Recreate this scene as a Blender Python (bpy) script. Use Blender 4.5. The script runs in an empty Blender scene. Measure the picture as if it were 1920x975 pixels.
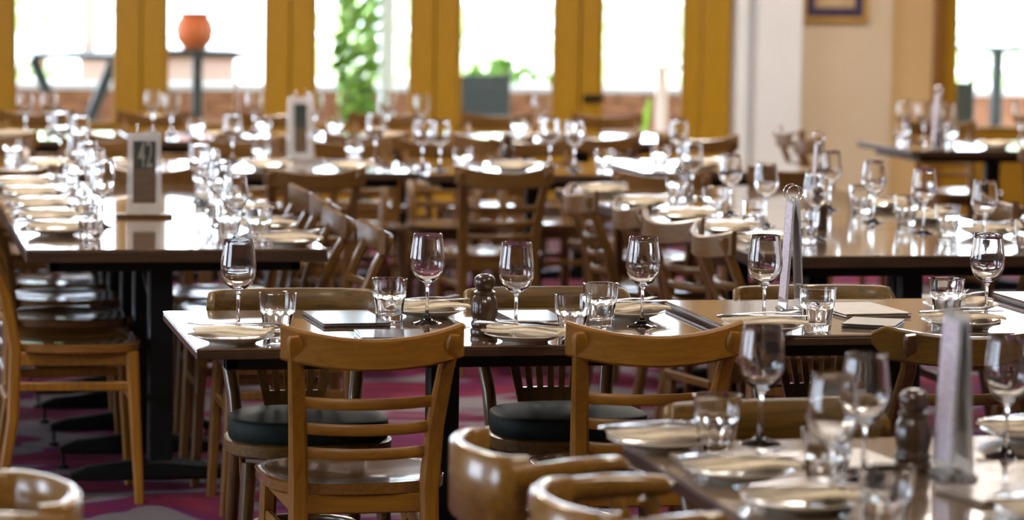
import bpy, bmesh, math, random
from math import sin, cos, pi, radians, sqrt
from mathutils import Vector, Matrix
random.seed(7)
S = bpy.context.scene
COL = S.collection

# ------------------------------------------------------------------ camera
F_PX, YAW, PITCH, ROLL, EYE = 5680.0, 0.21373, 0.094758, 0.015813, 1.5566
cd = bpy.data.cameras.new('camera'); cam = bpy.data.objects.new('camera', cd); COL.objects.link(cam)
fw = Vector((sin(YAW)*cos(PITCH), cos(YAW)*cos(PITCH), -sin(PITCH)))
rt = Vector((cos(YAW), -sin(YAW), 0)); up = rt.cross(fw)
r2 = rt*cos(ROLL) + up*sin(ROLL); u2 = -rt*sin(ROLL) + up*cos(ROLL)
M = Matrix((r2, u2, -fw)).transposed().to_4x4(); M.translation = Vector((0, 0, EYE))
cam.matrix_world = M
cd.sensor_width = 36; cd.sensor_fit = 'HORIZONTAL'; cd.lens = 36*F_PX/1920
cd.clip_start = 0.1; cd.clip_end = 200
cd.dof.use_dof = True; cd.dof.focus_distance = 6.9; cd.dof.aperture_fstop = 3.4
S.camera = cam

# ------------------------------------------------------------------ world, sun, added fill lights, exposure
S.view_settings.view_transform = 'Standard'; S.view_settings.look = 'None'
S.view_settings.gamma = 1; S.view_settings.use_curve_mapping = False
S.view_settings.exposure = 0.45
w = bpy.data.worlds.new('world'); S.world = w; w.use_nodes = True
bg = w.node_tree.nodes['Background']; bg.inputs[0].default_value = (0.72, 0.81, 1.0, 1); bg.inputs[1].default_value = 9.0
sd = bpy.data.lights.new('sun', 'SUN'); sd.energy = 7.0; sd.angle = radians(1.0); sd.color = (1, .95, .86)
sun = bpy.data.objects.new('sun', sd); COL.objects.link(sun); sun.rotation_euler = (radians(48), 0, radians(14))
def area(name, loc, sx, sy, power, col=(1, .91, .80), rot=(0, 0, 0)):
    l = bpy.data.lights.new(name, 'AREA'); l.shape = 'RECTANGLE'; l.size = sx; l.size_y = sy; l.energy = power; l.color = col
    o = bpy.data.objects.new(name, l); COL.objects.link(o); o.location = loc; o.rotation_euler = rot; return o
CEIL = 3.3
for i, (lx, ly) in enumerate(((0.5, 3.2), (3.2, 5.2), (0.2, 7.6), (3.4, 9.4), (0.8, 11.6), (4.2, 13.2), (1.8, 15.4), (6.0, 15.6))):
    area('added_fill_light', (lx, ly, CEIL-.06), .55, .55, 34 if ly < 10 else 78)  # soft fill added under the ceiling to brighten the room

# ------------------------------------------------------------------ materials
def mat(name, base=(.5, .5, .5), rough=.5, metal=0, coat=0, coat_rough=.1, spec=.5, trans=0, ior=1.5):
    m = bpy.data.materials.new(name); m.use_nodes = True; b = m.node_tree.nodes['Principled BSDF']
    b.inputs['Base Color'].default_value = (*base, 1); b.inputs['Roughness'].default_value = rough
    b.inputs['Metallic'].default_value = metal; b.inputs['Coat Weight'].default_value = coat
    b.inputs['Coat Roughness'].default_value = coat_rough; b.inputs['Specular IOR Level'].default_value = spec
    b.inputs['Transmission Weight'].default_value = trans; b.inputs['IOR'].default_value = ior
    return m
def noisy(m, c1, c2, scale=(1, 1, 1), ns=5.0, detail=3, bump=0, lo=.35, hi=.65, coords='Object', dist=0):
    nt = m.node_tree; b = nt.nodes['Principled BSDF']
    tc = nt.nodes.new('ShaderNodeTexCoord'); mp = nt.nodes.new('ShaderNodeMapping'); mp.inputs['Scale'].default_value = scale
    no = nt.nodes.new('ShaderNodeTexNoise'); no.inputs['Scale'].default_value = ns; no.inputs['Detail'].default_value = detail
    no.inputs['Distortion'].default_value = dist
    cr = nt.nodes.new('ShaderNodeValToRGB'); cr.color_ramp.elements[0].position = lo; cr.color_ramp.elements[1].position = hi
    cr.color_ramp.elements[0].color = (*c1, 1); cr.color_ramp.elements[1].color = (*c2, 1)
    nt.links.new(tc.outputs[coords], mp.inputs[0]); nt.links.new(mp.outputs[0], no.inputs[0])
    nt.links.new(no.outputs['Fac'], cr.inputs[0]); nt.links.new(cr.outputs[0], b.inputs['Base Color'])
    if bump:
        bp = nt.nodes.new('ShaderNodeBump'); bp.inputs['Strength'].default_value = bump; bp.inputs['Distance'].default_value = .002
        nt.links.new(no.outputs['Fac'], bp.inputs['Height']); nt.links.new(bp.outputs[0], b.inputs['Normal'])
    return m
def wood(name, c1, c2, axis='z', rough=.35, coat=.35, cr=.18):
    sc = {'z': (24, 24, 1.6), 'x': (1.6, 24, 24), 'y': (24, 1.6, 24)}[axis]
    return noisy(mat(name, c1, rough, coat=coat, coat_rough=cr), c1, c2, sc, 4, 4, .06, .3, .7, dist=.6)
OAK1, OAK2 = (.215, .084, .004), (.32, .136, .008)
DRK1, DRK2 = (.10, .044, .007), (.18, .083, .013)
oak_v = wood('oak_vertical', OAK1, OAK2, 'z', .45, .12); oak_h = wood('oak_horizontal', OAK1, OAK2, 'x', .45, .12)
oak_seat = wood('oak_seat', (.17, .075, .012), (.25, .112, .02), 'y', .22, 1, .08)
wal_v = wood('walnut_vertical', DRK1, DRK2, 'z'); wal_h = wood('walnut_horizontal', DRK1, DRK2, 'x')
wal_seat = wood('walnut_seat', (.10, .048, .012), (.16, .080, .02), 'y', .25, 1, .10)
fan_v = wood('fan_oak_vertical', (.055, .026, .005), (.12, .058, .011), 'z', .3, .6, .1)
fan_v2 = wood('fan_oak_rail_back', (.085, .040, .006), (.15, .074, .011), 'x', .3, .6, .1)
fan_h = wood('fan_oak_horizontal', (.070, .034, .004), (.19, .095, .010), 'x', .42, .12, .15)
tub_w = wood('tub_oak', (.17, .075, .008), (.27, .130, .016), 'x', .3, .7, .12)
top_m = noisy(mat('table_laminate', rough=.10, coat=1, coat_rough=.04), (.125, .072, .040), (.18, .108, .062), (2, 9, 9), 5, 4, 0, .3, .7, dist=.4)
top2_m = noisy(mat('table_laminate_grey', rough=.14, coat=1, coat_rough=.06), (.17, .115, .072), (.24, .165, .105), (9, 2, 9), 5, 4, 0, .3, .7, dist=.4)
edge_m = wood('table_edge', (.035, .018, .009), (.06, .030, .014), 'x', .35, .2)
black_m = mat('black_powder_metal', (.003, .006, .006), .38, 0, 0, spec=.3)
vinyl_m = noisy(mat('green_vinyl', rough=.62, spec=.2), (.008, .015, .012), (.012, .022, .018), ns=60, bump=.1)
glass_m = mat('clear_glass', (1, 1, 1), 0.0, trans=1, ior=1.47)
acryl_m = mat('clear_acrylic', (.97, .98, 1), 0.03, trans=.75, ior=1.45)
china_m = mat('cream_china', (.72, .64, .50), .18, coat=.3)
napkin_m = noisy(mat('paper_napkin', rough=.8), (.66, .54, .38), (.74, .63, .47), ns=40, bump=.2)
steel_m = mat('cutlery_steel', (.75, .75, .78), .12, 1)
chrome_m = mat('chrome', (.8, .8, .82), .08, 1)
mill_m = wood('mill_wood', (.028, .013, .005), (.065, .030, .009), 'z', .3, .5, .12)
leather_m = noisy(mat('menu_leather', rough=.3, coat=.4), (.030, .024, .026), (.05, .04, .04), ns=90, bump=.15)
menu_brown_m = noisy(mat('menu_brown', rough=.35, coat=.3), (.16, .11, .08), (.22, .16, .12), ns=30)
card_m = noisy(mat('card_dark', rough=.5), (.018, .026, .024), (.03, .04, .036), ns=30)
kraft_m = noisy(mat('card_kraft', rough=.6), (.085, .050, .028), (.125, .076, .042), (1, 1, 9), 14, 3, lo=.35, hi=.7)
print_m = noisy(mat('menu_print', rough=.5), (.42, .36, .46), (.66, .58, .66), (6, 6, 26), 9, 4, lo=.3, hi=.6)
numeral_m = mat('card_numeral', (.22, .21, .17), .7)
wall_m = noisy(mat('beige_paint', rough=.7), (.63, .50, .34), (.66, .53, .365), ns=2)
wall2_m = noisy(mat('beige_paint_turned_shade', rough=.7), (.60, .395, .175), (.63, .42, .19), ns=2)  # turned face of the beige wall, its shading put into the colour
white_m = noisy(mat('white_paint', rough=.6), (.76, .76, .75), (.80, .80, .79), ns=2)
ceil_m = noisy(mat('ceiling_paint', rough=.8), (.70, .66, .58), (.74, .70, .62), ns=2)
frame_v = wood('frame_timber_vertical', (.36, .185, .004), (.44, .235, .006), 'z', .4, .25)
frame_h = wood('frame_timber_horizontal', (.31, .15, .007), (.38, .19, .01), 'x', .4, .25)
gold_m = wood('gilt_frame', (.42, .24, .05), (.55, .33, .08), 'x', .3, .4)
mount_m = noisy(mat('purple_mount', rough=.8), (.045, .028, .06), (.06, .04, .075), ns=20)
art_m = noisy(mat('art_print', rough=.7), (.55, .42, .24), (.40, .22, .10), ns=9, lo=.45, hi=.75)
fern = noisy(mat('foliage_green', rough=.6), (.10, .24, .02), (.30, .52, .08), ns=3)
fern.node_tree.nodes['Principled BSDF'].inputs['Subsurface Weight'].default_value = 0
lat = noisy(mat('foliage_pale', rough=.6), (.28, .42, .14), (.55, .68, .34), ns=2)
pave_m = noisy(mat('pale_paving', rough=.8), (.62, .60, .56), (.70, .68, .64), ns=3)
brick_m = noisy(mat('brick_orange', rough=.8), (.27, .11, .045), (.35, .155, .07), ns=6)
terra_m = noisy(mat('terracotta', rough=.6), (.55, .11, .02), (.65, .17, .04), ns=6)
render_m = noisy(mat('outside_render', rough=.8), (.75, .60, .50), (.8, .66, .56), ns=2)
outd_m = mat('outdoor_dark_metal', (.02, .035, .035), .4)
lime_m = mat('lime_leaf', (.35, .75, .05), .5)
def pane_mat():
    m = bpy.data.materials.new('window_glass'); m.use_nodes = True; nt = m.node_tree; nt.nodes.clear()
    o = nt.nodes.new('ShaderNodeOutputMaterial'); mx = nt.nodes.new('ShaderNodeMixShader')
    t = nt.nodes.new('ShaderNodeBsdfTransparent'); t.inputs[0].default_value = (.96, .98, .97, 1)
    g = nt.nodes.new('ShaderNodeBsdfGlossy'); g.inputs['Roughness'].default_value = .02
    f = nt.nodes.new('ShaderNodeFresnel'); f.inputs[0].default_value = 1.45
    nt.links.new(f.outputs[0], mx.inputs[0]); nt.links.new(t.outputs[0], mx.inputs[1]); nt.links.new(g.outputs[0], mx.inputs[2])
    nt.links.new(mx.outputs[0], o.inputs[0]); return m
pane_m = pane_mat()
def carpet_mat():
    m = mat('patterned_carpet', rough=.95, spec=.1); nt = m.node_tree; b = nt.nodes['Principled BSDF']
    tc = nt.nodes.new('ShaderNodeTexCoord')
    mp = nt.nodes.new('ShaderNodeMapping'); mp.inputs['Scale'].default_value = (.75, 1.5, 1)
    n1 = nt.nodes.new('ShaderNodeTexNoise'); n1.inputs['Scale'].default_value = 1.7; n1.inputs['Detail'].default_value = 2.2; n1.inputs['Distortion'].default_value = .8
    cr = nt.nodes.new('ShaderNodeValToRGB'); e = cr.color_ramp.elements
    e[0].position = .0; e[0].color = (.030, .006, .022, 1); e[1].position = .40; e[1].color = (.085, .010, .030, 1)
    for pos, c in ((.45, (.17, .018, .040)), (.50, (.11, .014, .055)), (.535, (.10, .018, .085)), (.55, (.15, .125, .14)), (.66, (.17, .15, .16)), (.68, (.13, .016, .05)), (.8, (.06, .008, .035))):
        x = e.new(pos); x.color = (*c, 1)
    n2 = nt.nodes.new('ShaderNodeTexNoise'); n2.inputs['Scale'].default_value = 160; n2.inputs['Detail'].default_value = 2
    mx = nt.nodes.new('ShaderNodeMix'); mx.data_type = 'RGBA'; mx.blend_type = 'MULTIPLY'; mx.inputs[0].default_value = .55
    cr2 = nt.nodes.new('ShaderNodeValToRGB'); cr2.color_ramp.elements[0].position = .3; cr2.color_ramp.elements[1].position = .6
    cr2.color_ramp.elements[0].color = (.35, .35, .35, 1)
    nt.links.new(tc.outputs['Object'], mp.inputs[0]); nt.links.new(mp.outputs[0], n1.inputs[0]); nt.links.new(n1.outputs['Fac'], cr.inputs[0])
    nt.links.new(tc.outputs['Object'], n2.inputs[0]); nt.links.new(n2.outputs['Fac'], cr2.inputs[0])
    nt.links.new(cr.outputs[0], mx.inputs[6]); nt.links.new(cr2.outputs[0], mx.inputs[7]); nt.links.new(mx.outputs[2], b.inputs['Base Color'])
    bp = nt.nodes.new('ShaderNodeBump'); bp.inputs['Strength'].default_value = .5; bp.inputs['Distance'].default_value = .004
    nt.links.new(n2.outputs['Fac'], bp.inputs['Height']); nt.links.new(bp.outputs[0], b.inputs['Normal'])
    return m
carpet_m = carpet_mat()
def emit(name, col, st):
    m = bpy.data.materials.new(name); m.use_nodes = True; nt = m.node_tree; nt.nodes.clear()
    o = nt.nodes.new('ShaderNodeOutputMaterial'); e = nt.nodes.new('ShaderNodeEmission'); e.inputs[0].default_value = (*col, 1); e.inputs[1].default_value = st
    nt.links.new(e.outputs[0], o.inputs[0]); return m
lamp_m = emit('downlight_glow', (1, .85, .65), 22)

# ------------------------------------------------------------------ mesh helpers
def build(name, bm, m, parent=None, smooth=35, loc=None, rz=0):
    bmesh.ops.recalc_face_normals(bm, faces=bm.faces[:])
    me = bpy.data.meshes.new(name); bm.to_mesh(me); bm.free()
    if m: me.materials.append(m)
    if smooth:
        for p in me.polygons: p.use_smooth = True
        me.set_sharp_from_angle(angle=radians(smooth))
    o = bpy.data.objects.new(name, me); COL.objects.link(o)
    if parent: o.parent = parent
    if loc: o.location = loc
    if rz: o.rotation_euler.z = rz
    return o
def tag(o, label, cat, group=None, kind=None):
    if label: o['label'] = label
    if cat: o['category'] = cat
    if group: o['group'] = group
    if kind: o['kind'] = kind
    return o
def empty(name, loc=(0, 0, 0), rz=0):
    o = bpy.data.objects.new(name, None); COL.objects.link(o); o.location = loc; o.rotation_euler.z = rz; o.empty_display_size = .1
    return o
def box(x0, x1, y0, y1, z0, z1, bev=0, bm=None):
    b = bmesh.new()
    v = [b.verts.new((x, y, z)) for x in (x0, x1) for y in (y0, y1) for z in (z0, z1)]
    for f in ((0, 1, 3, 2), (4, 6, 7, 5), (0, 4, 5, 1), (2, 3, 7, 6), (0, 2, 6, 4), (1, 5, 7, 3)): b.faces.new([v[i] for i in f])
    if bev: bmesh.ops.bevel(b, geom=b.edges[:], offset=bev, segments=1, affect='EDGES', profile=.5)
    if bm is None: return b
    return merge(bm, b)
def merge(bm, b):
    me = bpy.data.meshes.new('tmp'); b.to_mesh(me); b.free(); bm.from_mesh(me); bpy.data.meshes.remove(me); return bm
def sweep(pts, ws, ts, side=None, n=4, bm=None, rnd=.0, caps=True):
    """section of width ws (along the side vector) and thickness ts, swept along pts; n=4 box with softened corners, else ellipse"""
    b = bm or bmesh.new(); pts = [Vector(p) for p in pts]; L = len(pts)
    if not isinstance(ws, (list, tuple)): ws = [ws]*L
    if not isinstance(ts, (list, tuple)): ts = [ts]*L
    rings = []
    for i, p in enumerate(pts):
        t = (pts[min(i+1, L-1)]-pts[max(i-1, 0)]).normalized()
        s = Vector(side) if side is not None else Vector((1, 0, 0))
        s = (s - t*s.dot(t)).normalized(); u = t.cross(s)
        if n == 4:
            k = .22*min(ws[i], ts[i]); a, c = ws[i]/2, ts[i]/2
            sec = [(a, c-k), (a-k, c), (-a+k, c), (-a, c-k), (-a, -c+k), (-a+k, -c), (a-k, -c), (a, -c+k)]
        else:
            sec = [(ws[i]/2*cos(2*pi*j/n), ts[i]/2*sin(2*pi*j/n)) for j in range(n)]
        rings.append([b.verts.new(p+s*x+u*y) for x, y in sec])
    m = len(rings[0])
    for i in range(L-1):
        for j in range(m): b.faces.new([rings[i][j], rings[i][(j+1) % m], rings[i+1][(j+1) % m], rings[i+1][j]])
    if caps: b.faces.new(rings[0][::-1]); b.faces.new(rings[-1])
    return b
def lathe(prof, seg=32, bm=None, mod=None):
    b = bm or bmesh.new(); rings = []
    for k, (r, z) in enumerate(prof):
        if r < 1e-6: rings.append([b.verts.new((0, 0, z))])
        else: rings.append([b.verts.new(((r*(mod(k, 2*pi*j/seg) if mod else 1))*cos(2*pi*j/seg), (r*(mod(k, 2*pi*j/seg) if mod else 1))*sin(2*pi*j/seg), z)) for j in range(seg)])
    for a, c in zip(rings, rings[1:]):
        for j in range(seg):
            k = (j+1) % seg
            if len(a) == 1 and len(c) == 1: continue
            if len(a) == 1: b.faces.new([a[0], c[k], c[j]])
            elif len(c) == 1: b.faces.new([a[j], a[k], c[0]])
            else: b.faces.new([a[j], a[k], c[k], c[j]])
    return b
def board(path, z0f, z1f, th, bm=None):
    """curved upright board: path of (x,y) plan points, z0f/z1f(i,t) bottom and top, thickness th"""
    b = bm or bmesh.new(); L = len(path); rows = []
    P = [Vector((x, y, 0)) for x, y in path]
    for i, p in enumerate(P):
        t = (P[min(i+1, L-1)]-P[max(i-1, 0)]).normalized(); nrm = Vector((t.y, -t.x, 0)); u = i/(L-1)
        z0, z1 = z0f(u), z1f(u); h = th/2; k = min(.005, (z1-z0)*.2)
        sec = [(h, z0+k), (h, z1-k), (h*.5, z1), (-h*.5, z1), (-h, z1-k), (-h, z0+k), (-h*.5, z0), (h*.5, z0)]
        rows.append([b.verts.new(p+nrm*d+Vector((0, 0, z))) for d, z in sec])
    for i in range(L-1):
        for j in range(8): b.faces.new([rows[i][j], rows[i][(j+1) % 8], rows[i+1][(j+1) % 8], rows[i+1][j]])
    b.faces.new(rows[0][::-1]); b.faces.new(rows[-1]); return b
def children(o): return [c for c in bpy.data.objects if c.parent == o]
KIDS = {}
def snapshot(root):
    """remember a finished prototype's tree so that copies do not search all objects"""
    KIDS[root.name] = [(c, children(c)) for c in children(root)]
    return root
def dup(root, loc, rz=0):
    r = root.copy(); COL.objects.link(r); r.location = loc; r.rotation_euler.z = rz
    for c, g in KIDS.get(root.name, []):
        d = c.copy(); COL.objects.link(d); d.parent = r
        for x in g: e = x.copy(); COL.objects.link(e); e.parent = d
    return r
USED = set()
def put(proto, loc, rz, label, group=None):
    """first call moves the prototype itself, later calls copy it"""
    if proto.name not in USED:
        USED.add(proto.name); o = proto; o.location = loc; o.rotation_euler.z = rz
    else: o = dup(proto, loc, rz)
    o['label'] = label
    if group: o['group'] = group
    return o

# ------------------------------------------------------------------ setting
WY = 18.5                        # plane of the window wall
XL, XR, YB = -4.5, 11.0, -3.0
def struct(name, bm, m, parent=None, smooth=0):
    o = build(name, bm, m, parent, smooth)
    if not parent: o['kind'] = 'structure'
    return o
struct('floor', box(XL, XR, YB, WY+.1, -.1, 0), carpet_m)
struct('ceiling', box(XL, XR, YB, WY+.1, CEIL, CEIL+.15), ceil_m)
WINS = ((3.2, 6.0), (7.4, 10.2), (11.6, 14.4))
b = box(XL-.15, XL, YB, WY+.1, 0, .7); box(XL-.15, XL, YB, WY+.1, 2.4, CEIL, 0, b)
yy = YB
for a_, c_ in WINS: box(XL-.15, XL, yy, a_, .7, 2.4, 0, b); yy = c_
box(XL-.15, XL, yy, WY+.1, .7, 2.4, 0, b)
struct('wall_left', b, wall_m)
for k_, (a_, c_) in enumerate(WINS):
    wr = empty('window_%d' % (k_+1), (XL-.07, (a_+c_)/2, .7)); wr['kind'] = 'structure'; hl = (c_-a_)/2
    for p_, q_ in ((-hl, -hl+.07), (hl-.07, hl), (-.035, .035)): build('mullion', box(-.04, .04, p_, q_, .07, 1.63, .006), frame_v, wr, 30)
    build('sill', box(-.09, .12, -hl, hl, 0, .07, .006), frame_h, wr, 30); build('head', box(-.04, .04, -hl, hl, 1.63, 1.70, .006), frame_h, wr, 30)
    build('glass_pane', box(-.004, .004, -hl+.07, -.035, .07, 1.63), pane_m, wr, 0); build('glass_pane', box(-.004, .004, .035, hl-.07, .07, 1.63), pane_m, wr, 0)
struct('wall_right', box(XR, XR+.15, YB, WY+.1, 0, CEIL), wall_m)
struct('wall_back', box(XL, XR, YB-.15, YB, 0, CEIL), wall_m)
# window wall: timber glazed door leaves, then white jamb, beige wall and another glazed door
DX = [(.93, 1.53), (1.84, 2.445), (2.75, 3.345), (3.655, 4.255), (4.56, 5.09)]
DX = [(-.88, -.28), (.02, .625)] + DX
GZ0, GZ1, DT = .60, 2.42, 2.56
dn = 0
def leaf(n, x0, x1, g0, g1, gz0=GZ0, handle=False):
    r = empty('door_%d' % n, (0, WY, 0)); r['kind'] = 'structure'
    build('stile', box(x0, g0, -.03, .03, 0, DT, .006), frame_v, r, 30)
    build('stile', box(g1, x1, -.03, .03, 0, DT, .006), frame_v, r, 30)
    build('top_rail', box(g0, g1, -.028, .028, GZ1, DT, .004), frame_h, r, 30)
    build('bottom_rail', box(g0, g1, -.028, .028, .02, gz0, .004), frame_h, r, 30)
    b = box(g0-.004, g0+.012, -.045, -.02, gz0, GZ1); box(g1-.012, g1+.004, -.045, -.02, gz0, GZ1, bm=b); box(g0, g1, -.045, -.02, gz0-.004, gz0+.015, bm=b)
    build('glazing_bead', b, frame_v, r, 30)
    build('glass_pane', box(g0, g1, -.004, .004, gz0, GZ1), pane_m, r, 0)
    if handle:
        p = build('lock_plate', box(x0+.02, x0+.15, -.045, -.03, .755, .80, .004), black_m, r, 30)
        build('lever_handle', sweep([(x0+.05, -.045, .78), (x0+.05, -.08, .78), (x0+.13, -.085, .78)], .016, .016, side=(0, 0, 1), n=8), black_m, p, 40)
    return r
for i, (a, b_) in enumerate(DX):
    pa = DX[i-1][1] if i else a-.30
    nb = DX[i+1][0] if i < len(DX)-1 else b_+.21
    x0 = (pa+a)/2+.004 if i else a-.15
    x1 = (b_+nb)/2-.004 if i < len(DX)-1 else b_+.12
    if i == len(DX)-1: x0 = 4.43
    if i == len(DX)-2: x1 = 4.42
    leaf(i+1, x0, x1, a, b_, handle=(i == len(DX)-1), gz0=(.555 if i == len(DX)-1 else GZ0))
# timber posts behind the joints of the leaves, head, transoms
for i in range(len(DX)-1):
    mx_ = (DX[i][1]+DX[i+1][0])/2
    struct('trim_%d' % (i+1), box(mx_-.028, mx_+.028, WY+.032, WY+.10, 0, DT), frame_v)
struct('trim_20', box(5.208, 5.40, WY-.05, WY+.12, 0, DT, .008), frame_v, smooth=30)
struct('trim_21', box(-1.2, 5.40, WY-.06, WY+.12, DT+.005, DT+.12, .006), frame_h, smooth=30)
struct('wall_front', box(-1.2, 5.40, WY-.05, WY+.12, DT+.125, CEIL), white_m)
struct('wall_front_left', box(XL, -1.2, WY-.05, WY+.12, 0, CEIL), wall_m)
struct('trim_22', box(5.41, 5.50, WY-.14, WY+.12, 0, CEIL, .01), white_m, smooth=30)
struct('wall_pillar', box(5.50, 5.80, WY-.28, WY+.12, 0, CEIL, .012), white_m, smooth=30)
struct('wall_front_right', box(5.80, 6.45, WY-.10, WY+.12, 0, CEIL), wall_m)
struct('wall_front_reveal', box(6.45, 6.74, WY-.04, WY+.12, 0, CEIL), wall2_m)
struct('baseboard_front', box(5.80, 6.45, WY-.12, WY-.10, 0, .16), wal_h)
struct('baseboard_reveal', box(6.45, 6.74, WY-.06, WY-.04, 0, .16), wal_h)
struct('trim_23', box(6.74, 6.83, WY-.07, WY+.12, 0, DT, .008), wood('dark_frame_timber', (.20, .085, .010), (.27, .12, .016), 'z'), smooth=30)
leaf(8, 6.832, 7.80, 6.90, 7.70)
leaf(9, 7.81, 8.80, 7.92, 8.70)
struct('trim_24', box(6.74, 8.90, WY-.06, WY+.12, DT+.005, DT+.12, .006), frame_h, smooth=30)
struct('wall_over_door', box(6.74, 8.90, WY-.04, WY+.12, DT+.125, CEIL), wall_m)
struct('wall_front_far_right', box(8.81, XR, WY-.04, WY+.12, 0, DT), wall_m)
# left part of the room: windows on the left wall give side light (glass in the wall)
# picture
pic = empty('framed_picture', (6.055, WY-.105, 1.27)); tag(pic, 'gilt framed picture with purple mount on the beige wall', 'picture')
b = bmesh.new()
PW, PH, FB = .225, .40, .035
box(-PW, PW, -.03, 0, 0, FB, .004, b); box(-PW, PW, -.03, 0, PH-FB, PH, .004, b); box(-PW, -PW+FB, -.03, 0, FB, PH-FB, .004, b); box(PW-FB, PW, -.03, 0, FB, PH-FB, .004, b)
build('frame', b, gold_m, pic, 30)
mo = build('mount', box(-PW+FB, PW-FB, -.014, -.004, FB, PH-FB), mount_m, pic, 0)
build('print', box(-.13, .13, -.017, -.014, .095, PH-.095), art_m, mo, 0)
# ceiling downlights
def lamp_proto():
    r = empty('downlight'); tag(r, 'x', 'ceiling light')
    build('trim_ring', lathe([(.045, 0), (.062, -.004), (.066, 0)], 24), white_m, r)
    build('bulb', lathe([(0, -.002), (.043, -.002)], 20), lamp_m, r)
    return snapshot(r)
lp = lamp_proto()
for iy in range(9):
    for ix in range(4):
        put(lp, (-.8+ix*1.9, 1.4+iy*1.9, CEIL-.001), 0, 'small round recessed downlight in the pale ceiling above the dining tables', 'recessed ceiling downlights')
pp = None
def panel_proto():
    r = empty('added_fill_panel'); tag(r, 'x', 'ceiling light')  # unseen glowing panel, added as a body for each fill light
    build('fill_panel_body', box(-.30, .30, -.30, .30, .01, .05, .01), white_m, r, 30)
    build('diffuser', box(-.275, .275, -.275, .275, .0, .01), emit('fill_panel_glow', (1, .86, .70), 3.0), r, 0)
    return snapshot(r)
pp = panel_proto()
for (lx, ly) in ((0.5, 3.2), (3.2, 5.2), (0.2, 7.6), (3.4, 9.4), (0.8, 11.6), (4.2, 13.2), (1.8, 15.4), (6.0, 15.6)):
    put(pp, (lx, ly, CEIL-.051), 0, 'added square warm white fill light panel, unseen above the dining room', 'added ceiling fill panels')

# ------------------------------------------------------------------ outside the windows
struct('ground_terrace', box(-40, 40, WY+.12, 70, -.14, -.04), pave_m)
struct('ground_garden', box(-40, XL-.16, -20, WY+.11, -.14, -.04), pave_m)
struct('added_shade_roof', box(-6, 14, WY+.13, 25.6, 3.25, 3.37), white_m)  # unseen roof added to keep sky and sun off the terrace
for k_, x_ in enumerate((-2.2, 1.2, 5.9, 10.4)): struct('trim_%d' % (30+k_), box(x_-.06, x_+.06, 25.2, 25.32, -.04, 3.25, .01), white_m)  # posts carrying the added roof
def foliage(name, loc, rx, ry, rz_, n, size, m, label, seed, cat='tree', trunk=None):
    rnd = random.Random(seed); r = empty(name, loc); tag(r, label, cat)
    vs, fs = [], []
    for k in range(n):
        u = rnd.uniform(-1, 1); th = rnd.uniform(0, 2*pi); q = rnd.uniform(.55, 1)**.6
        c = Vector((rx*q*sqrt(1-u*u)*cos(th), ry*q*sqrt(1-u*u)*sin(th), rz_*q*u)) + Vector((0, 0, rz_))
        a = Vector((rnd.gauss(0, 1), rnd.gauss(0, 1), rnd.gauss(0, 1))).normalized(); d = a.orthogonal().normalized(); e = a.cross(d)
        s = size*rnd.uniform(.6, 1.2); i = len(vs)
        vs += [c+d*s, c+e*s*.5, c-d*s, c-e*s*.5]; fs.append((i, i+1, i+2, i+3))
    me = bpy.data.meshes.new('leaves'); me.from_pydata(vs, [], fs); me.materials.append(m)
    o = bpy.data.objects.new('leaves', me); COL.objects.link(o); o.parent = r; o['kind'] = 'stuff'
    if trunk: o.location.z = trunk; build('trunk', sweep([(0, 0, -loc[2]), (.03, 0, trunk*.6), (0, .02, trunk+rz_)], [.16, .12, .05], [.16, .12, .05], n=8), wal_v, r)
    return r
foliage('climbing_vine', (3.42, 21.0, -.04), .15, .12, 1.35, 700, .075, fern, 'bright green climbing vine on a post outside the third window', 3, 'vine')
tag(build('vine_post', box(-.05, .05, -.05, .05, 0, 3.0, .008), white_m, None, 30, (3.68, 21.25, -.04)), 'pale post beside the climbing vine outside the window', 'post')
for k, (x, y, rx, z, lb) in enumerate(((2.6, 44, 1.5, 1.2, 'pale sunlit tree far outside the leftmost window'), (9.2, 45, 1.4, 1.1, 'pale sunlit tree far outside the middle windows'), (18.6, 44, 1.6, 1.6, 'pale sunlit tree outside the rightmost window'))):
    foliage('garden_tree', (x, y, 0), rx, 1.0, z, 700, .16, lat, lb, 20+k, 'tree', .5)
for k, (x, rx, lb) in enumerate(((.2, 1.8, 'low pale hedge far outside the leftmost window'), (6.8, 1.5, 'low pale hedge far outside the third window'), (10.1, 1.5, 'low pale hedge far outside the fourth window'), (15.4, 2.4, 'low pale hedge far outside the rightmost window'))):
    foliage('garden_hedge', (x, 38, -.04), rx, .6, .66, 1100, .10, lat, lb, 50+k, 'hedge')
foliage('garden_shrub', (5.3, 24.6, -.04), .55, .3, .45, 420, .08, fern, 'green leafy shrub outside the fourth window', 31, 'shrub')
foliage('garden_shrub', (1.15, 27.0, -.04), .7, .4, .42, 500, .08, lat, 'pale green shrub outside the leftmost window', 32, 'shrub')
# low brick planter wall along the terrace
pw = empty('planter_wall', (0, 23.4, -.04)); tag(pw, 'low orange brick planter wall with pale capping outside the windows', 'wall')
build('wall_core', box(-2, 12, .02, .26, 0, .65), brick_m, pw, 0)
build('capping', box(-2.05, 12.05, -.03, .31, .65, .70, .01), pave_m, pw, 30)
bk = box(-.112, .112, -.012, .02, -.034, .034, .004)
bme = None
for row in range(8):
    for k in range(26):
        x = .63+k*.24+(.12 if row % 2 else 0)
        if x > 6.75: continue
        if bme is None:
            o = build('brick', bk, brick_m, pw, 0); bme = o
        else: o = bme.copy(); COL.objects.link(o)
        o.location = (x, 0, .045+row*.08)
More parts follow.
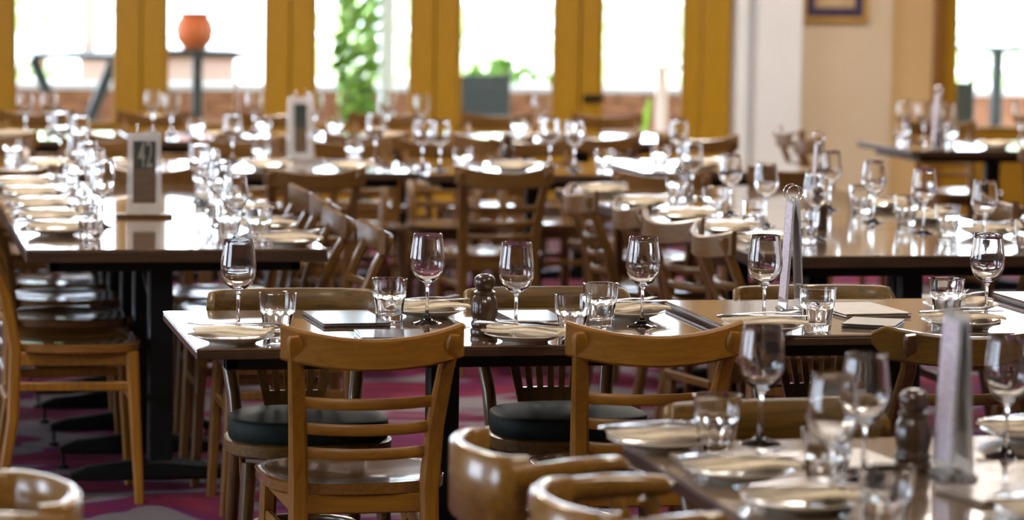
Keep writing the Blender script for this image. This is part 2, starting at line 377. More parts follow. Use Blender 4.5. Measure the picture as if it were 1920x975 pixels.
# outdoor tables and pots
def out_table(label, loc, rz=0, h=.98, m=outd_m, w_=.8, vleg=False):
    r = empty('outdoor_table', loc, rz); tag(r, label, 'table')
    build('tabletop', box(-w_/2, w_/2, -.3, .3, h-.04, h, .008), m, r, 30)
    if vleg:
        for s in (-1, 1): build('leg', sweep([(s*w_*.46, 0, h-.04), (s*.05, 0, h-.62), (s*.22, 0, 0)], .07, .08, side=(0, 1, 0)), m, r)
    else:
        build('post', box(-.035, .035, -.035, .035, .03, h-.04, .006), m, r, 30)
        build('foot', box(-.25, .25, -.25, .25, 0, .03, .008), m, r, 30)
    return r
out_table('dark green outdoor table with splayed legs outside the leftmost window', (1.50, 21.6, -.04), 0, .98, outd_m, .62, True)
out_table('outdoor table holding a terracotta pot outside the second window', (2.35, 21.4, -.04), 0, 1.02, outd_m, .52, False)
out_table('tall dark outdoor table outside the rightmost window', (8.02, 20.6, -.04), .1, 1.12, outd_m, .56)
out_table('pale outdoor table beyond the glazed door at right', (5.85, 21.8, -.04), 0, .93, render_m, .42)
pot = build('terracotta_pot', lathe([(0, 0), (.08, 0), (.13, .06), (.145, .14), (.125, .2), (.10, .23), (.125, .25), (.12, .262), (.085, .25), (.085, .02), (0, .02)], 28), terra_m, None, 50, (2.33, 21.4, .981)); tag(pot, 'round orange terracotta pot on the outdoor table', 'pot')
sh = empty('outdoor_shelter', (2.05, 24.5, -.04)); tag(sh, 'salmon rendered kiosk with brown post outside second window', 'kiosk')
build('rendered_wall', box(-.3, .95, 0, .12, 0, .86), render_m, sh, 0); build('corner_post', box(.10, .36, -.08, .02, 1.08, 2.4), wood('kiosk_timber', (.35, .06, .02), (.45, .09, .03)), sh, 0)
build('ledge', box(-.4, 1.05, -.1, .2, .86, .92, .01), wal_h, sh, 30)
build('side_post', box(-.28, -.18, -.02, .08, .9, 2.4), render_m, sh, 0)
lf = build('lime_plant', sweep([(0, 0, 0), (.05, 0, .35), (.14, .02, .75)], [.07, .10, .02], [.015, .015, .01], side=(1, 0, 0), n=4), lime_m, None, 40, (5.15, 20.0, -.04)); tag(lf, 'single upright lime green leaf outside the glazed door', 'plant')
def garden_chair(label, loc, rz):
    r = empty('garden_chair', loc, rz); tag(r, label, 'chair')
    build('seat', box(-.22, .22, -.22, .22, .43, .46, .008), outd_m, r, 30)
    build('backrest', box(-.22, .22, -.25, -.22, .62, .90, .008), outd_m, r, 30)
    for sx in (-1, 1):
        build('leg', sweep([(sx*.2, -.26, 0), (sx*.2, -.22, .45), (sx*.2, -.24, .92)], .03, .03), outd_m, r)
        build('leg', sweep([(sx*.2, .24, 0), (sx*.2, .2, .43)], .03, .03), outd_m, r)
garden_chair('dark metal garden chair outside the fourth window', (4.05, 20.3, -.04), .4)
garden_chair('dark metal garden chair beyond the rightmost window', (7.35, 19.8, -.04), -.5)

# ------------------------------------------------------------------ chairs (each faces +Y, its back at -Y)
def seat_bm(w0, d, zt, th, dish, ex=3.2, yb=0):
    b = bmesh.new(); N = 40; rings = []
    def pt(a, k):
        c, s = cos(a), sin(a); rr = (abs(c)**ex+abs(s)**ex)**(-1/ex)
        x, y = rr*c*w0/2*k, rr*s*d/2*k
        x *= 1+.06*(y/(d/2))
        return x, y+yb
    ks = (.0, .25, .5, .72, .88, .965, 1)
    for k in ks[1:]:
        z = zt - dish*(1-k**2.2) - (.004 if k == 1 else 0)
        rings.append([b.verts.new((*pt(2*pi*j/N, k), z)) for j in range(N)])
    c = b.verts.new((0, yb, zt-dish))
    rings.append([b.verts.new((*pt(2*pi*j/N, .995), zt-th+.006)) for j in range(N)])
    rings.append([b.verts.new((*pt(2*pi*j/N, .95), zt-th)) for j in range(N)])
    for j in range(N): b.faces.new([c, rings[0][j], rings[0][(j+1) % N]])
    for A, B in zip(rings, rings[1:]):
        for j in range(N): b.faces.new([A[j], B[j], B[(j+1) % N], A[(j+1) % N]])
    b.faces.new(rings[-1][::-1]); return b
def ladder_chair(mv, mh, ms, name='ladder_back_chair', HW=.19, PW_=.168, slats=3):
    r = empty(name); tag(r, 'x', 'chair')
    build('seat', seat_bm(.40, .38, .472, .030, .013), ms, r, 50)
    YT = -.263-.052*(1-(PW_/HW)**2)-.017
    for s in (-1, 1):
        build('leg', sweep([(s*.155, -.225, 0), (s*.145, -.185, .25), (s*.140, -.178, .46), (s*.147, -.205, .60), (s*(PW_-.010), YT+.036, .72), (s*PW_, YT, .790), (s*(PW_+.001), YT-.002, .800)],
                           [.030, .036, .040, .037, .033, .031, .022], [.026, .034, .036, .030, .024, .022, .014]), mv, r, 40)
        build('leg', sweep([(s*.168, .178, 0), (s*.158, .155, .445)], [.026, .038], [.026, .038]), mv, r, 40)
    pth = [(HW*(2*i/16-1), -.263-.052*(1-(2*i/16-1)**2)) for i in range(17)]
    build('top_rail', board(pth, lambda u: .748-.020*(1-(2*u-1)**2)+(.03*max(0, abs(2*u-1)-.88)/.12 if HW > .2 else 0), lambda u: .822-.027*(1-(2*u-1)**2)-(.02*(max(0, abs(2*u-1)-.9)/.1)**2 if HW > .2 else 0), .020), mh, r, 40)
    for z, y, hw in ((.640, -.222, .150), (.583, -.205, .146), (.529, -.192, .143))[:slats]:
        pth = [(hw*(2*i/10-1), y-.030*(1-(2*i/10-1)**2)+.004) for i in range(11)]
        build('slat', board(pth, lambda u, z=z: z-.004*(1-(2*u-1)**2), lambda u, z=z: z+.024-.004*(1-(2*u-1)**2), .013), mh, r, 40)
    b = box(-.13, .13, -.182, -.160, .405, .447, .003); box(-.14, .14, .145, .165, .405, .443, .003, b)
    for s in (-1, 1): merge(b, sweep([(s*.145, -.165, .425), (s*.152, .15, .425)], .042, .018, side=(0, 0, 1)))
    build('seat_apron', b, mh, r, 35)
    for s in (-1, 1):
        build('stretcher', sweep([(s*.147, -.19, .345), (s*.160, .16, .345)], .026, .016, side=(0, 0, 1)), mv, r, 35)
    build('stretcher', sweep([(-.158, .162, .30), (.158, .162, .30)], .026, .016, side=(0, 0, 1)), mh, r, 35)
    build('stretcher', sweep([(-.147, -.20, .30), (.147, -.20, .30)], .026, .016, side=(0, 0, 1)), mh, r, 35)
    return snapshot(r)
def fan_chair():
    r = empty('fan_back_chair'); tag(r, 'x', 'chair')
    build('cushion', seat_bm(.37, .34, .519, .050, -.013, 2.5, .01), vinyl_m, r, 60)
    build('seat_frame', seat_bm(.385, .36, .473, .036, .004, 2.6, .005), fan_h, r, 50)
    for s in (-1, 1):
        build('leg', sweep([(s*.175, -.26, 0), (s*.150, -.205, .22), (s*.140, -.178, .44), (s*.147, -.195, .54), (s*.163, -.232, .65), (s*.172, -.258, .71), (s*.166, -.268, .755), (s*.160, -.268, .768)],
                           [.028, .032, .034, .034, .034, .034, .032, .018], [.026, .03, .032, .03, .028, .026, .020, .01], n=10), fan_v, r, 60)
        build('leg', sweep([(s*.178, .19, 0), (s*.160, .155, .30), (s*.152, .145, .43)], [.026, .034, .036], [.026, .034, .036], n=10), fan_v, r, 60)
        build('brace', sweep([(s*.166, .165, .27), (s*.158, .120, .345), (s*.155, .05, .395), (s*.15, 0, .42)], .016, .016, n=8), fan_v, r, 60)
    P = []
    for i in range(25):
        t = 2*i/24-1; P.append((.218*t if abs(t) < .9 else .218*(.9+(abs(t)-.9)*.35)*(1 if t > 0 else -1), -.272+.055*abs(t)**2.6+(max(0, abs(t)-.9)*.22)))
    def z1(u):
        t = abs(2*u-1); return .787 - (.030*(1-sqrt(max(0, 1-((t-.86)/.14)**2))) if t > .86 else 0)
    def z0(u):
        t = abs(2*u-1); return .690+(.030*(1-sqrt(max(0, 1-((t-.86)/.14)**2))) if t > .86 else 0)
    build('top_rail', board(P, z0, z1, .020), fan_h, r, 60)
    # splat: one slotted board, fanning out upwards
    b = bmesh.new()
    def sp(u, z):                                     # u in -1..1 over the board
        k = (z-.49)/(.70-.49); hw = .068+(.108-.068)*k
        return Vector((u*hw, -.190-.068*max(k,0)**1.2-.010*(1-u*u), z))
    for i in range(6):
        a, c = -1+i*2/6, -1+(i+1)*2/6; g = .075
        zs = [.545, .60, .65, .705]
        L_ = [sp(a+g*(0 if i == 0 else 1), z) for z in zs]; R_ = [sp(c-g*(0 if i == 5 else 1), z) for z in zs]
        for off in (0,):
            fr = [b.verts.new(v) for v in L_]; fr2 = [b.verts.new(v) for v in R_]
            bk_ = [b.verts.new(v+Vector((0, -.010, 0))) for v in L_]; bk2 = [b.verts.new(v+Vector((0, -.010, 0))) for v in R_]
            for q in range(3):
                b.faces.new([fr[q], fr2[q], fr2[q+1], fr[q+1]]); b.faces.new([bk2[q], bk_[q], bk_[q+1], bk2[q+1]])
                b.faces.new([fr[q], fr[q+1], bk_[q+1], bk_[q]]); b.faces.new([fr2[q+1], fr2[q], bk2[q], bk2[q+1]])
            b.faces.new([fr[3], fr2[3], bk2[3], bk_[3]]); b.faces.new([fr2[0], fr[0], bk_[0], bk2[0]])
    N = 8
    lo = [[b.verts.new(sp(-1+2*j/N, z)+Vector((0, y, 0))) for j in range(N+1)] for z, y in ((.475, 0), (.546, 0), (.546, -.010), (.475, -.010))]
    for q in range(4):
        A, B = lo[q], lo[(q+1) % 4]
        for j in range(N): b.faces.new([A[j], A[j+1], B[j+1], B[j]])
    for j in (0, N): b.faces.new([lo[q][j] for q in range(4)])
    build('splat', b, fan_v, r, 40)
    b = bmesh.new(); R0 = [(.128*cos(a), .125*sin(a)-.01, .25) for a in [2*pi*k/20 for k in range(21)]]
    build('stretcher_ring', sweep(R0, .022, .016, side=(0, 0, 1), caps=False, n=8), fan_v, r, 60)
    return snapshot(r)
def tub_chair():
    r = empty('tub_armchair'); tag(r, 'x', 'armchair')
    build('cushion', seat_bm(.37, .34, .519, .050, -.013, 2.5, .01), vinyl_m, r, 60)
    build('seat_frame', seat_bm(.41, .39, .473, .036, .004, 2.6, .005), tub_w, r, 50)
    for s in (-1, 1):
        build('leg', sweep([(s*.18, -.24, 0), (s*.155, -.19, .44), (s*.150, -.215, .58), (s*.130, -.250, .72)], [.030, .034, .032, .026], [.03, .034, .03, .024], n=10), tub_w, r, 60)
        build('leg', sweep([(s*.19, .17, 0), (s*.172, .13, .46)], [.028, .034], [.028, .034], n=10), tub_w, r, 60)
        build('arm_support', sweep([(s*.172, .10, .46), (s*.176, .0, .61), (s*.166, -.07, .755)], [.030, .028, .026], [.030, .028, .026], n=10), tub_w, r, 60)
        A = [(s*.186, -.222, .758), (s*.188, -.18, .764), (s*.182, -.13, .770), (s*.168, -.08, .773), (s*.158, -.045, .773), (s*.152, -.035, .770)]
        build('armrest', sweep(A, [.020, .024, .028, .030, .030, .022], [.040, .038, .036, .032, .030, .02], side=(1, 0, 0)), tub_w, r, 50)
    P = []
    for i in range(33):
        t = 2*i/32-1; P.append((.168*t if abs(t) < .9 else .168*(.9+(abs(t)-.9)*.3)*(1 if t > 0 else -1), -.272+.058*abs(t)**2.4+(max(0, abs(t)-.9)*.2)))
    build('back_panel', board(P, lambda u: .665+.012*abs(2*u-1), lambda u: .792-.002*abs(2*u-1), .024), tub_w, r, 60)
    return snapshot(r)
LA = ladder_chair(oak_v, oak_h, oak_seat)
LW = ladder_chair(wal_v, wal_h, wal_seat)
WB = ladder_chair(fan_v, fan_v2, wal_seat, 'wide_back_chair', .222, .150, 1)
FC = fan_chair(); TC = tub_chair()
FARARM = []
LEFT, RIGHT, AWAY, TOWARD = pi/2, -pi/2, 0, pi      # facing -X, +X, +Y, -Y
GL = 'ladder back chairs'
def ch(proto, x, y, rz, label, group=None): return put(proto, (x, y, 0), rz, label, group)
# middle row of tables
ch(LA, 1.050, 6.465, 0.0, 'honey oak ladder back chair in the centre foreground, wholly visible from behind')
ch(LA, 1.668, 6.470, -.03, 'honey oak ladder back chair right of centre, partly behind foreground glasses')
ch(FC, 1.025, 6.965, TOWARD, 'fan back chair with green cushion facing us behind left end of middle table', 'fan back chairs')
ch(FC, 1.648, 6.965, TOWARD, 'fan back chair with green cushion facing us behind the pepper mill', 'fan back chairs')
ch(FC, 2.330, 6.965, TOWARD, 'fan back chair facing us behind the raised right part of middle table', 'fan back chairs')
ch(WB, 2.345, 6.40, 0.0, 'brown wide backed chair seen from behind at right, beyond the foreground menu holder')
# foreground table
ch(FC, 1.622, 4.99, TOWARD, 'fan back chair facing us behind the blurred foreground table', 'fan back chairs')
ch(TC, 1.235, 4.81, RIGHT, 'blurred tub armchair with curved back, farther of two at foreground table', 'tub armchairs')
for c_ in [c for c in bpy.data.objects if c.parent == TC and c.name.split('.')[0] in ('armrest', 'arm_support') and c.data.vertices[0].co.x < 0]: FARARM.append((c_.name, c_.data))
ch(TC, 1.258, 4.30, RIGHT, 'blurred tub armchair with curved back, nearest at bottom edge of picture', 'tub armchairs')
ch(TC, .035, 4.43, LEFT+.16, 'blurred tub armchair cut off by the bottom left corner', 'tub armchairs')
for n_, d_ in FARARM: bpy.data.objects.remove(bpy.data.objects[n_])      # the farther armchair shows no far arm
# left long table
for k, (y, lb) in enumerate(((8.90, 'ladder back chair at far left with fully visible seat and legs, nearest of row'), (9.52, 'second ladder back chair from front, left of the long table'),
                             (10.06, 'third ladder back chair from front, left of the long table'), (10.56, 'fourth ladder back chair from front, left of the long table'))):
    ch(LW if k else LA, .62+.025*k, y, RIGHT, lb, 'chairs on the left of the long table')
for k, (y, rz, lb) in enumerate(((8.66, LEFT, 'ladder back chair at right of left long table, nearest, its back turned right'), (9.17, LEFT, 'second ladder back chair on right side of left long table'),
                                 (9.64, LEFT, 'third ladder back chair on right side of left long table'), (10.14, LEFT, 'fourth ladder back chair on right side of left long table'))):
    ch(LW, 1.195-.03*(k == 1), y, rz, lb, 'chairs on the right of the long table')
# right long table
for k, (x, y, rz, lb) in enumerate(((2.74, 8.58, RIGHT, 'ladder back chair left of right long table, nearest, behind the upright menu holder'), (2.73, 9.10, RIGHT+.22, 'turned ladder back chair with three visible slats, left of right table'),
                                    (2.74, 9.55, RIGHT, 'third ladder back chair from front, left of right long table'), (2.72, 10.17, RIGHT, 'farthest ladder back chair on left side of right long table'))):
    ch(LW, x, y, rz, lb, 'chairs on the left of the right table')
for k, (x, y, lb) in enumerate(((3.50, 8.32, 'ladder back chair at the right picture edge beside right long table'), (3.50, 9.06, 'ladder back chair on right side of right long table, behind wine glasses'),
                                (3.52, 9.7, 'farthest ladder back chair on right side of right long table'))):
    ch(LW, x, y, LEFT, lb, 'chairs on the right of the right table')
# centre back row
for x, y, rz, lb in ((.58, 11.72, 0, 'dark ladder back chair in back row at the left picture edge'), (1.08, 11.60, 0, 'dark ladder back chair in back row behind the number 42 card'),
                 (1.675, 11.50, 0, 'dark ladder back chair in back row under the tall white menu holder'), (2.420, 11.58, 0, 'dark ladder back chair in back row, centre of picture, seen from behind'),
                 (2.02, 11.30, .0, 'dark ladder back chair in back row between the two central ones'),
                 (2.98, 11.35, 0, 'dark ladder back chair beyond the far end of the right long table'), (3.50, 11.65, .3, 'dark ladder back chair behind the right table near the white pillar')):
    if x == 2.02: continue
    ch(LW, x, y, rz, lb, 'chairs along the near side of the back tables')
for x, y, lb in ((1.62, 12.92, 'chair facing us behind the centre back table, left of its menu holder'), (2.10, 12.80, 'chair facing us behind the centre back table, right of its menu holder'),
                 (2.52, 12.85, 'chair facing us behind the centre back table, behind a lone wine glass'), (2.95, 12.95, 'chair facing us at right end of the centre back table'),
                 (.55, 12.9, 'chair facing us at the far left behind the back table'), (1.05, 12.9, 'chair facing us behind the left back table')):
    ch(LW, x, y, TOWARD, lb, 'chairs along the far side of the back tables')
for i, x in enumerate((.62, 1.15, 1.75, 2.30, 2.85, 3.35, 3.85)):
    ch(LW, x, 13.85+.06*(i % 2), AWAY+.1*((i*7) % 3-1), '%s blurred ladder back chair in the row before the tables by the windows' % ('first', 'second', 'third', 'fourth', 'fifth', 'sixth', 'seventh')[i]+', from left', 'chairs before the tables by the windows')
for i, x in enumerate((.9, 1.5, 2.1, 2.7, 3.3, 3.9)):
    ch(LW, x, 15.35, TOWARD, '%s chair from left in the last row against the windows' % ('first', 'second', 'third', 'fourth', 'fifth', 'sixth')[i], 'chairs against the windows')
# right back table
ch(LW, 4.62, 13.55, RIGHT, 'ladder back chair left of the far right table by the beige wall', 'chairs at the far right table')
ch(LW, 4.72, 14.15, RIGHT, 'dark chair behind the upright menu holder near the beige wall', 'chairs at the far right table')
ch(LW, 5.42, 13.0, -.5, 'dark ladder back chair at right picture edge before the far right table', 'chairs at the far right table')
ch(LW, 5.55, 14.75, TOWARD, 'chair facing us behind the far right table under the window', 'chairs at the far right table')

# ------------------------------------------------------------------ tables
def table(label, x0, x1, y0, y1, z=.75, posts=((0, 0),), feet=True, mt=top_m, along='x', th=.030, group='restaurant tables'):
    cx, cy = (x0+x1)/2, (y0+y1)/2
    r = empty('dining_table', (cx, cy, 0)); tag(r, label, 'table', group)
    hx, hy = (x1-x0)/2-.002, (y1-y0)/2-.002
    build('tabletop', box(-hx, hx, -hy, hy, z-.006, z, .002), mt, r, 30)
    build('edge_band', box(-hx, hx, -hy, hy, z-th, z-.0062, .002), edge_m, r, 30)
    b = bmesh.new(); ax, ay = hx-.07, hy-.07
    box(-ax, ax, -ay, -ay+.03, z-th-.032, z-th, .003, b); box(-ax, ax, ay-.03, ay, z-th-.032, z-th, .003, b)
    box(-ax, -ax+.03, -ay, ay, z-th-.031, z-th-.001, .003, b); box(ax-.03, ax, -ay, ay, z-th-.031, z-th-.001, .003, b)
    for px, py in posts: box(-ax, ax, py-.02, py+.02, z-th-.030, z-th-.002, 0, b)
    build('steel_frame', b, black_m, r, 30)
    for px, py in posts:
        build('post', box(px-.036, px+.036, py-.024, py+.024, .05, z-th-.02, .006), black_m, r, 30)
        if feet:
            fl = .26
            P = [(px-fl, py, .062), (px-fl+.05, py, .068), (px, py, .080), (px+fl-.05, py, .068), (px+fl, py, .062)] if along == 'x' else [(px, py-fl, .062), (px, py-fl+.05, .068), (px, py, .080), (px, py+fl-.05, .068), (px, py+fl, .062)]
            ft = build('foot', sweep(P, [.02, .042, .066, .042, .02], [.05, .055, .06, .055, .05], side=(0, 0, 1)), black_m, r, 35)
            for s in (-1, 1):
                b = bmesh.new()
                q = (px+s*(fl-.012), py) if along == 'x' else (px, py+s*(fl-.012))
                merge(b, sweep([(q[0], q[1], .010), (q[0], q[1], .055)], .010, .010, n=8)); merge(b, sweep([(q[0], q[1], 0), (q[0], q[1], .012)], .034, .034, n=10))
                build('levelling_foot', b, black_m, ft, 40)
    if len(posts) > 1:
        (ax_, ay_), (bx_, by_) = posts[0], posts[-1]
        build('stretcher_beam', sweep([(ax_, ay_, .62), ((ax_+bx_)/2, (ay_+by_)/2, .56), (bx_, by_, .62)], .03, .02, side=(0, 0, 1)), black_m, r, 35)
    return r
table('brown middle table left half, in focus, with black pepper mill', .70, 1.908, 6.375, 7.10, .75, ((.0, 0),), along='y', th=.024)
table('brown middle table right half, standing slightly higher than its neighbour', 1.915, 2.745, 6.36, 7.08, .768, ((.03, 0),), along='y', mt=top2_m, th=.024)
table('table at right picture edge continuing the middle row, highest of three', 2.752, 3.58, 6.36, 7.06, .785, ((0, 0),), along='y', th=.024)
table('blurred brown foreground table in the bottom right corner', 1.29, 2.50, 4.22, 5.03, .75, ((0, 0),), along='y', mt=top2_m)
table('blurred foreground table nearest the camera, cut by the bottom edge', 1.29, 2.50, 3.40, 4.213, .75, ((0, 0),), along='y', mt=top2_m)
tt = (('left long table, nearest section with white window reflection', 8.655, 9.61), ('left long table, middle section under the number 42 card', 9.615, 10.57), ('left long table, farthest section', 10.575, 11.35))
for lb, a, c in tt: table(lb, .465, 1.335, a, c, .75, ((-.03, -.25), (-.03, .25)), th=.038, group='left long table sections')
tt = (('right long table, nearest section with pale reflections', 8.37, 9.27), ('right long table, middle section', 9.275, 10.17), ('right long table, farthest section with lone tumbler', 10.175, 11.07))
for lb, a, c in tt: table(lb, 2.56, 3.66, a, c, .75, ((-.02, -.22), (.10, .20)), th=.036, mt=top2_m, group='right long table sections')
table('back table at left behind the long table', .35, 1.36, 11.92, 12.70, .75, ((0, 0),), group='back row tables')
table('centre back table bearing the tall white menu holder', 1.40, 2.20, 11.92, 12.70, .75, ((0, 0),), group='back row tables')
table('centre back table bearing two wine glasses, with black post', 2.21, 3.06, 11.80, 12.60, .75, ((.08, -.1),), group='back row tables')
table('back table near the glazed door and white pillar', 3.15, 3.95, 12.0, 12.8, .75, ((0, 0),), group='back row tables')
for i, x in enumerate((.35, 1.25, 2.15, 3.05)):
    table('%s table from left in the row beside the windows' % ('first', 'second', 'third', 'fourth')[i], x, x+.88, 14.12, 14.90, .75, ((0, 0),), group='tables beside the windows')
table('far right table below the rightmost window', 4.86, 5.86, 13.55, 14.35, .75, ((.02, -.1),), group='far right tables')

# ------------------------------------------------------------------ tableware
def wine_proto():
    out = [(0, .0), (.034, .0), (.036, .0012), (.034, .0028), (.020, .0065), (.009, .013), (.0048, .024), (.0038, .045), (.0038, .070), (.0046, .088), (.009, .0965),
           (.020, .1025), (.030, .112), (.0375, .126), (.0402, .141), (.0398, .156), (.0372, .178), (.0342, .200), (.0326, .2115), (.0322, .2122)]
    inn = [(.0312, .2116), (.0326, .200), (.0354, .178), (.0380, .156), (.0383, .141), (.0354, .1275), (.0276, .1150), (.018, .1070), (.008, .1030), (0, .1022)]
    out = [(q, z*.975) for q, z in out]; inn = [(q, z*.975) for q, z in inn]
    r = build('wine_glass', lathe(out+inn, 40), glass_m, None, 60); tag(r, 'x', 'wine glass'); return r
def tumbler_proto():
    prof = [(0, .004), (.020, .003), (.027, .0), (.0295, .001), (.0305, .006), (.0325, .030), (.0345, .050), (.0352, .0545), (.0378, .058), (.0395, .075), (.0412, .096), (.0412, .0985), (.0402, .0992),
            (.0392, .0985), (.0378, .075), (.0355, .058), (.0325, .050), (.0295, .026), (.027, .018), (.020, .0150), (0, .0145)]
    def mod(k, a):
        if 3 <= k <= 6: return 1-.055*(1-abs(cos(a*9/2)))**1.0+.03*abs(cos(a*9/2))
        if k == 7: return 1-.012*(1-abs(cos(a*9/2)))
        return 1
    r = build('tumbler', lathe(prof, 72, mod=mod), glass_m, None, 40); tag(r, 'x', 'tumbler'); return r
def plate_proto():
    prof = [(0, .004), (.045, .004), (.046, .0), (.050, .0), (.052, .004), (.070, .010), (.088, .0175), (.0905, .0185), (.090, .0205), (.086, .0195), (.068, .0125), (.055, .0085), (0, .0075)]
    r = build('side_plate', lathe(prof, 44), china_m, None, 60); tag(r, 'x', 'plate'); return r
def napkin_proto():
    b = bmesh.new(); nx, ny = 12, 9; V = []
    for lay, dz in ((0, 0), (1, .006)):
        g = []
        for i in range(nx+1):
            row = []
            for j in range(ny+1):
                x, y = -.085+.17*i/nx, -.055+.11*j/ny
                z = .003*sin(x*42+1)+.0022*cos(y*60+x*20)+dz*(1-.2*abs(2*j/ny-1))
                if i == nx: z -= .002
                row.append(b.verts.new((x+.006*sin(j*.9), y+.004*sin(i*.8), z)))
            g.append(row)
        V.append(g)
        for i in range(nx):
            for j in range(ny): b.faces.new([g[i][j], g[i+1][j], g[i+1][j+1], g[i][j+1]])
    A, B = V
    for i in range(nx):
        b.faces.new([A[i][0], A[i+1][0], B[i+1][0], B[i][0]]); b.faces.new([A[i][ny], B[i][ny], B[i+1][ny], A[i+1][ny]])
    for j in range(ny):
        b.faces.new([A[0][j], B[0][j], B[0][j+1], A[0][j+1]]); b.faces.new([A[nx][j], A[nx][j+1], B[nx][j+1], B[nx][j]])
    r = build('folded_napkin', b, napkin_m, None, 50); tag(r, 'x', 'napkin'); return r
def fork_proto():
    r = empty('fork'); tag(r, 'x', 'fork')
    build('handle', sweep([(-.095, 0, .002), (-.07, 0, .003), (-.02, 0, .005), (.015, 0, .006), (.035, 0, .004)], [.016, .014, .008, .006, .016], [.0025]*5, side=(0, 1, 0)), steel_m, r, 50)
    b = bmesh.new()
    for k in range(4):
        y = -.0085+.0057*k; merge(b, sweep([(.034, y, .004), (.055, y, .003), (.085, y, .007)], [.0045, .0032, .0018], [.002]*3, side=(0, 1, 0)))
    build('tines', b, steel_m, r, 50); return snapshot(r)
def knife_proto():
    r = empty('knife'); tag(r, 'x', 'knife')
    build('handle', sweep([(-.105, 0, .002), (-.09, 0, .003), (-.02, 0, .003), (.0, 0, .003)], [.010, .016, .012, .009], [.004, .006, .005, .004], side=(0, 1, 0)), steel_m, r, 50)
    build('blade', sweep([(.0, 0, .003), (.03, .001, .003), (.08, .002, .002), (.105, -.002, .002)], [.011, .018, .017, .004], [.002]*4, side=(0, 1, 0)), steel_m, r, 50)
    return snapshot(r)
WG, TB, PL, NP, FK, KN = wine_proto(), tumbler_proto(), plate_proto(), napkin_proto(), fork_proto(), knife_proto()
def wine(x, y, w, z=.75): put(WG, (x, y, z), random.uniform(0, 6), 'clear stemmed wine glass '+w, 'wine glasses')
def tumb(x, y, w, z=.75): put(TB, (x, y, z), random.uniform(0, 6), 'clear faceted tumbler '+w, 'water tumblers')
def setting(x, y, rz, w, z=.75, cut=True, nap=True):
    put(PL, (x, y, z), 0, 'cream side plate '+w, 'side plates')
    if nap: put(NP, (x, y, z+.0265), rz, 'folded paper napkin on plate '+w, 'folded napkins')
    if cut:
        c, s = cos(rz), sin(rz)
        put(FK, (x-.018*s+.01*c, y+.018*c, z+.0380), rz+.05, 'steel fork on napkin '+w, 'forks')
        put(KN, (x+.020*s-.01*c, y-.020*c, z+.0380), rz-.12, 'steel knife on napkin '+w, 'knives')
# middle table, left half
wine(.826, 6.665, 'at near left corner of middle table'); tumb(.900, 6.56, 'beside leftmost glass of middle table'); setting(.790, 6.470, 2.9, 'at near left corner of middle table')
tumb(1.199, 6.85, 'beside black menu, centre of middle table'); wine(1.278, 6.80, 'in sharp focus left of the pepper mill'); setting(1.305, 6.935, .35, 'beyond tumbler, far side, left of mill')
wine(1.438, 6.575, 'directly behind the pepper mill'); tumb(1.548, 6.49, 'at near side, right of the pepper mill'); setting(1.43, 6.440, -.5, 'in front of the pepper mill')
tumb(1.667, 6.715, 'at far side between two ladder chairs'); wine(1.762, 6.70, 'in sharp focus beside the raised table'); setting(1.772, 6.865, .4, 'at far side beside the raised table')
# middle table, right half
wine(2.003, 6.535, 'beside the upright wire ring menu', .768); tumb(2.094, 6.425, 'before the upright wire ring menu', .768); setting(1.965, 6.410, .1, 'before the upright wire ring menu', .768)
tumb(2.462, 6.60, 'at far side of raised table, right', .768); wine(2.545, 6.56, 'farthest right in sharp focus', .768); setting(2.57, 6.79, .9, 'at far side of raised table, right', .768)
setting(2.448, 6.462, .2, 'at near right of raised table', .768)
# foreground table
wine(1.527, 4.985, 'blurred, farthest left on foreground table'); tumb(1.425, 4.905, 'blurred, left on foreground table'); setting(1.338, 5.02-.07, .1, 'at far left corner of foreground table')
setting(1.383, 4.63, .2, 'second plate on left side of foreground table'); setting(1.395, 4.345, .2, 'third plate on left side of foreground table')
wine(1.582, 4.595, 'blurred, tallest in middle of foreground table'); wine(1.450, 4.36, 'blurred, overlapping another in foreground'); tumb(1.490, 4.505, 'blurred, below overlapping wine glasses'); tumb(1.458, 4.13, 'blurred, at bottom picture edge')
wine(1.905, 4.80, 'blurred, at right edge of foreground'); tumb(1.80, 4.33, 'blurred, bottom right corner')
setting(2.02, 4.97, .2, 'at far side of foreground table'); setting(1.75, 4.20, .1, 'blurred at bottom right of foreground')
# left long table
od = ('nearest', 'second', 'third', 'fourth', 'fifth')
for k, (wx, wy) in enumerate(((.74, 9.40), (.765, 10.04), (.775, 10.5), (.78, 11.02))): wine(wx, wy, '%s in left row of left long table' % od[k])
for k, (wx, wy) in enumerate(((.675, 9.02), (.69, 9.68), (.69, 10.30), (.70, 10.85))): tumb(wx, wy, '%s in left row of left long table' % od[k])
for k, py in enumerate((9.15, 9.60, 10.08, 10.58, 11.05)): setting(.585, py, .06*k-.1, '%s on left side of left long table' % od[k])
for k, (wx, wy) in enumerate(((1.08, 8.82), (1.11, 9.44), (1.14, 10.0), (1.15, 10.40))): wine(wx, wy, '%s in right row of left long table' % od[k])
tumb(1.165, 8.92, 'nearest in right row of left long table'); tumb(1.085, 9.0, 'beside nearest, right row, left long table'); tumb(1.14, 9.65, 'third in right row of left long table'); tumb(1.2, 10.7, 'farthest in right row of left long table')
for k, py in enumerate((8.76, 9.28, 9.85, 10.4)): setting(1.235, py, .1+.15*k, '%s on right side of left long table' % od[k])
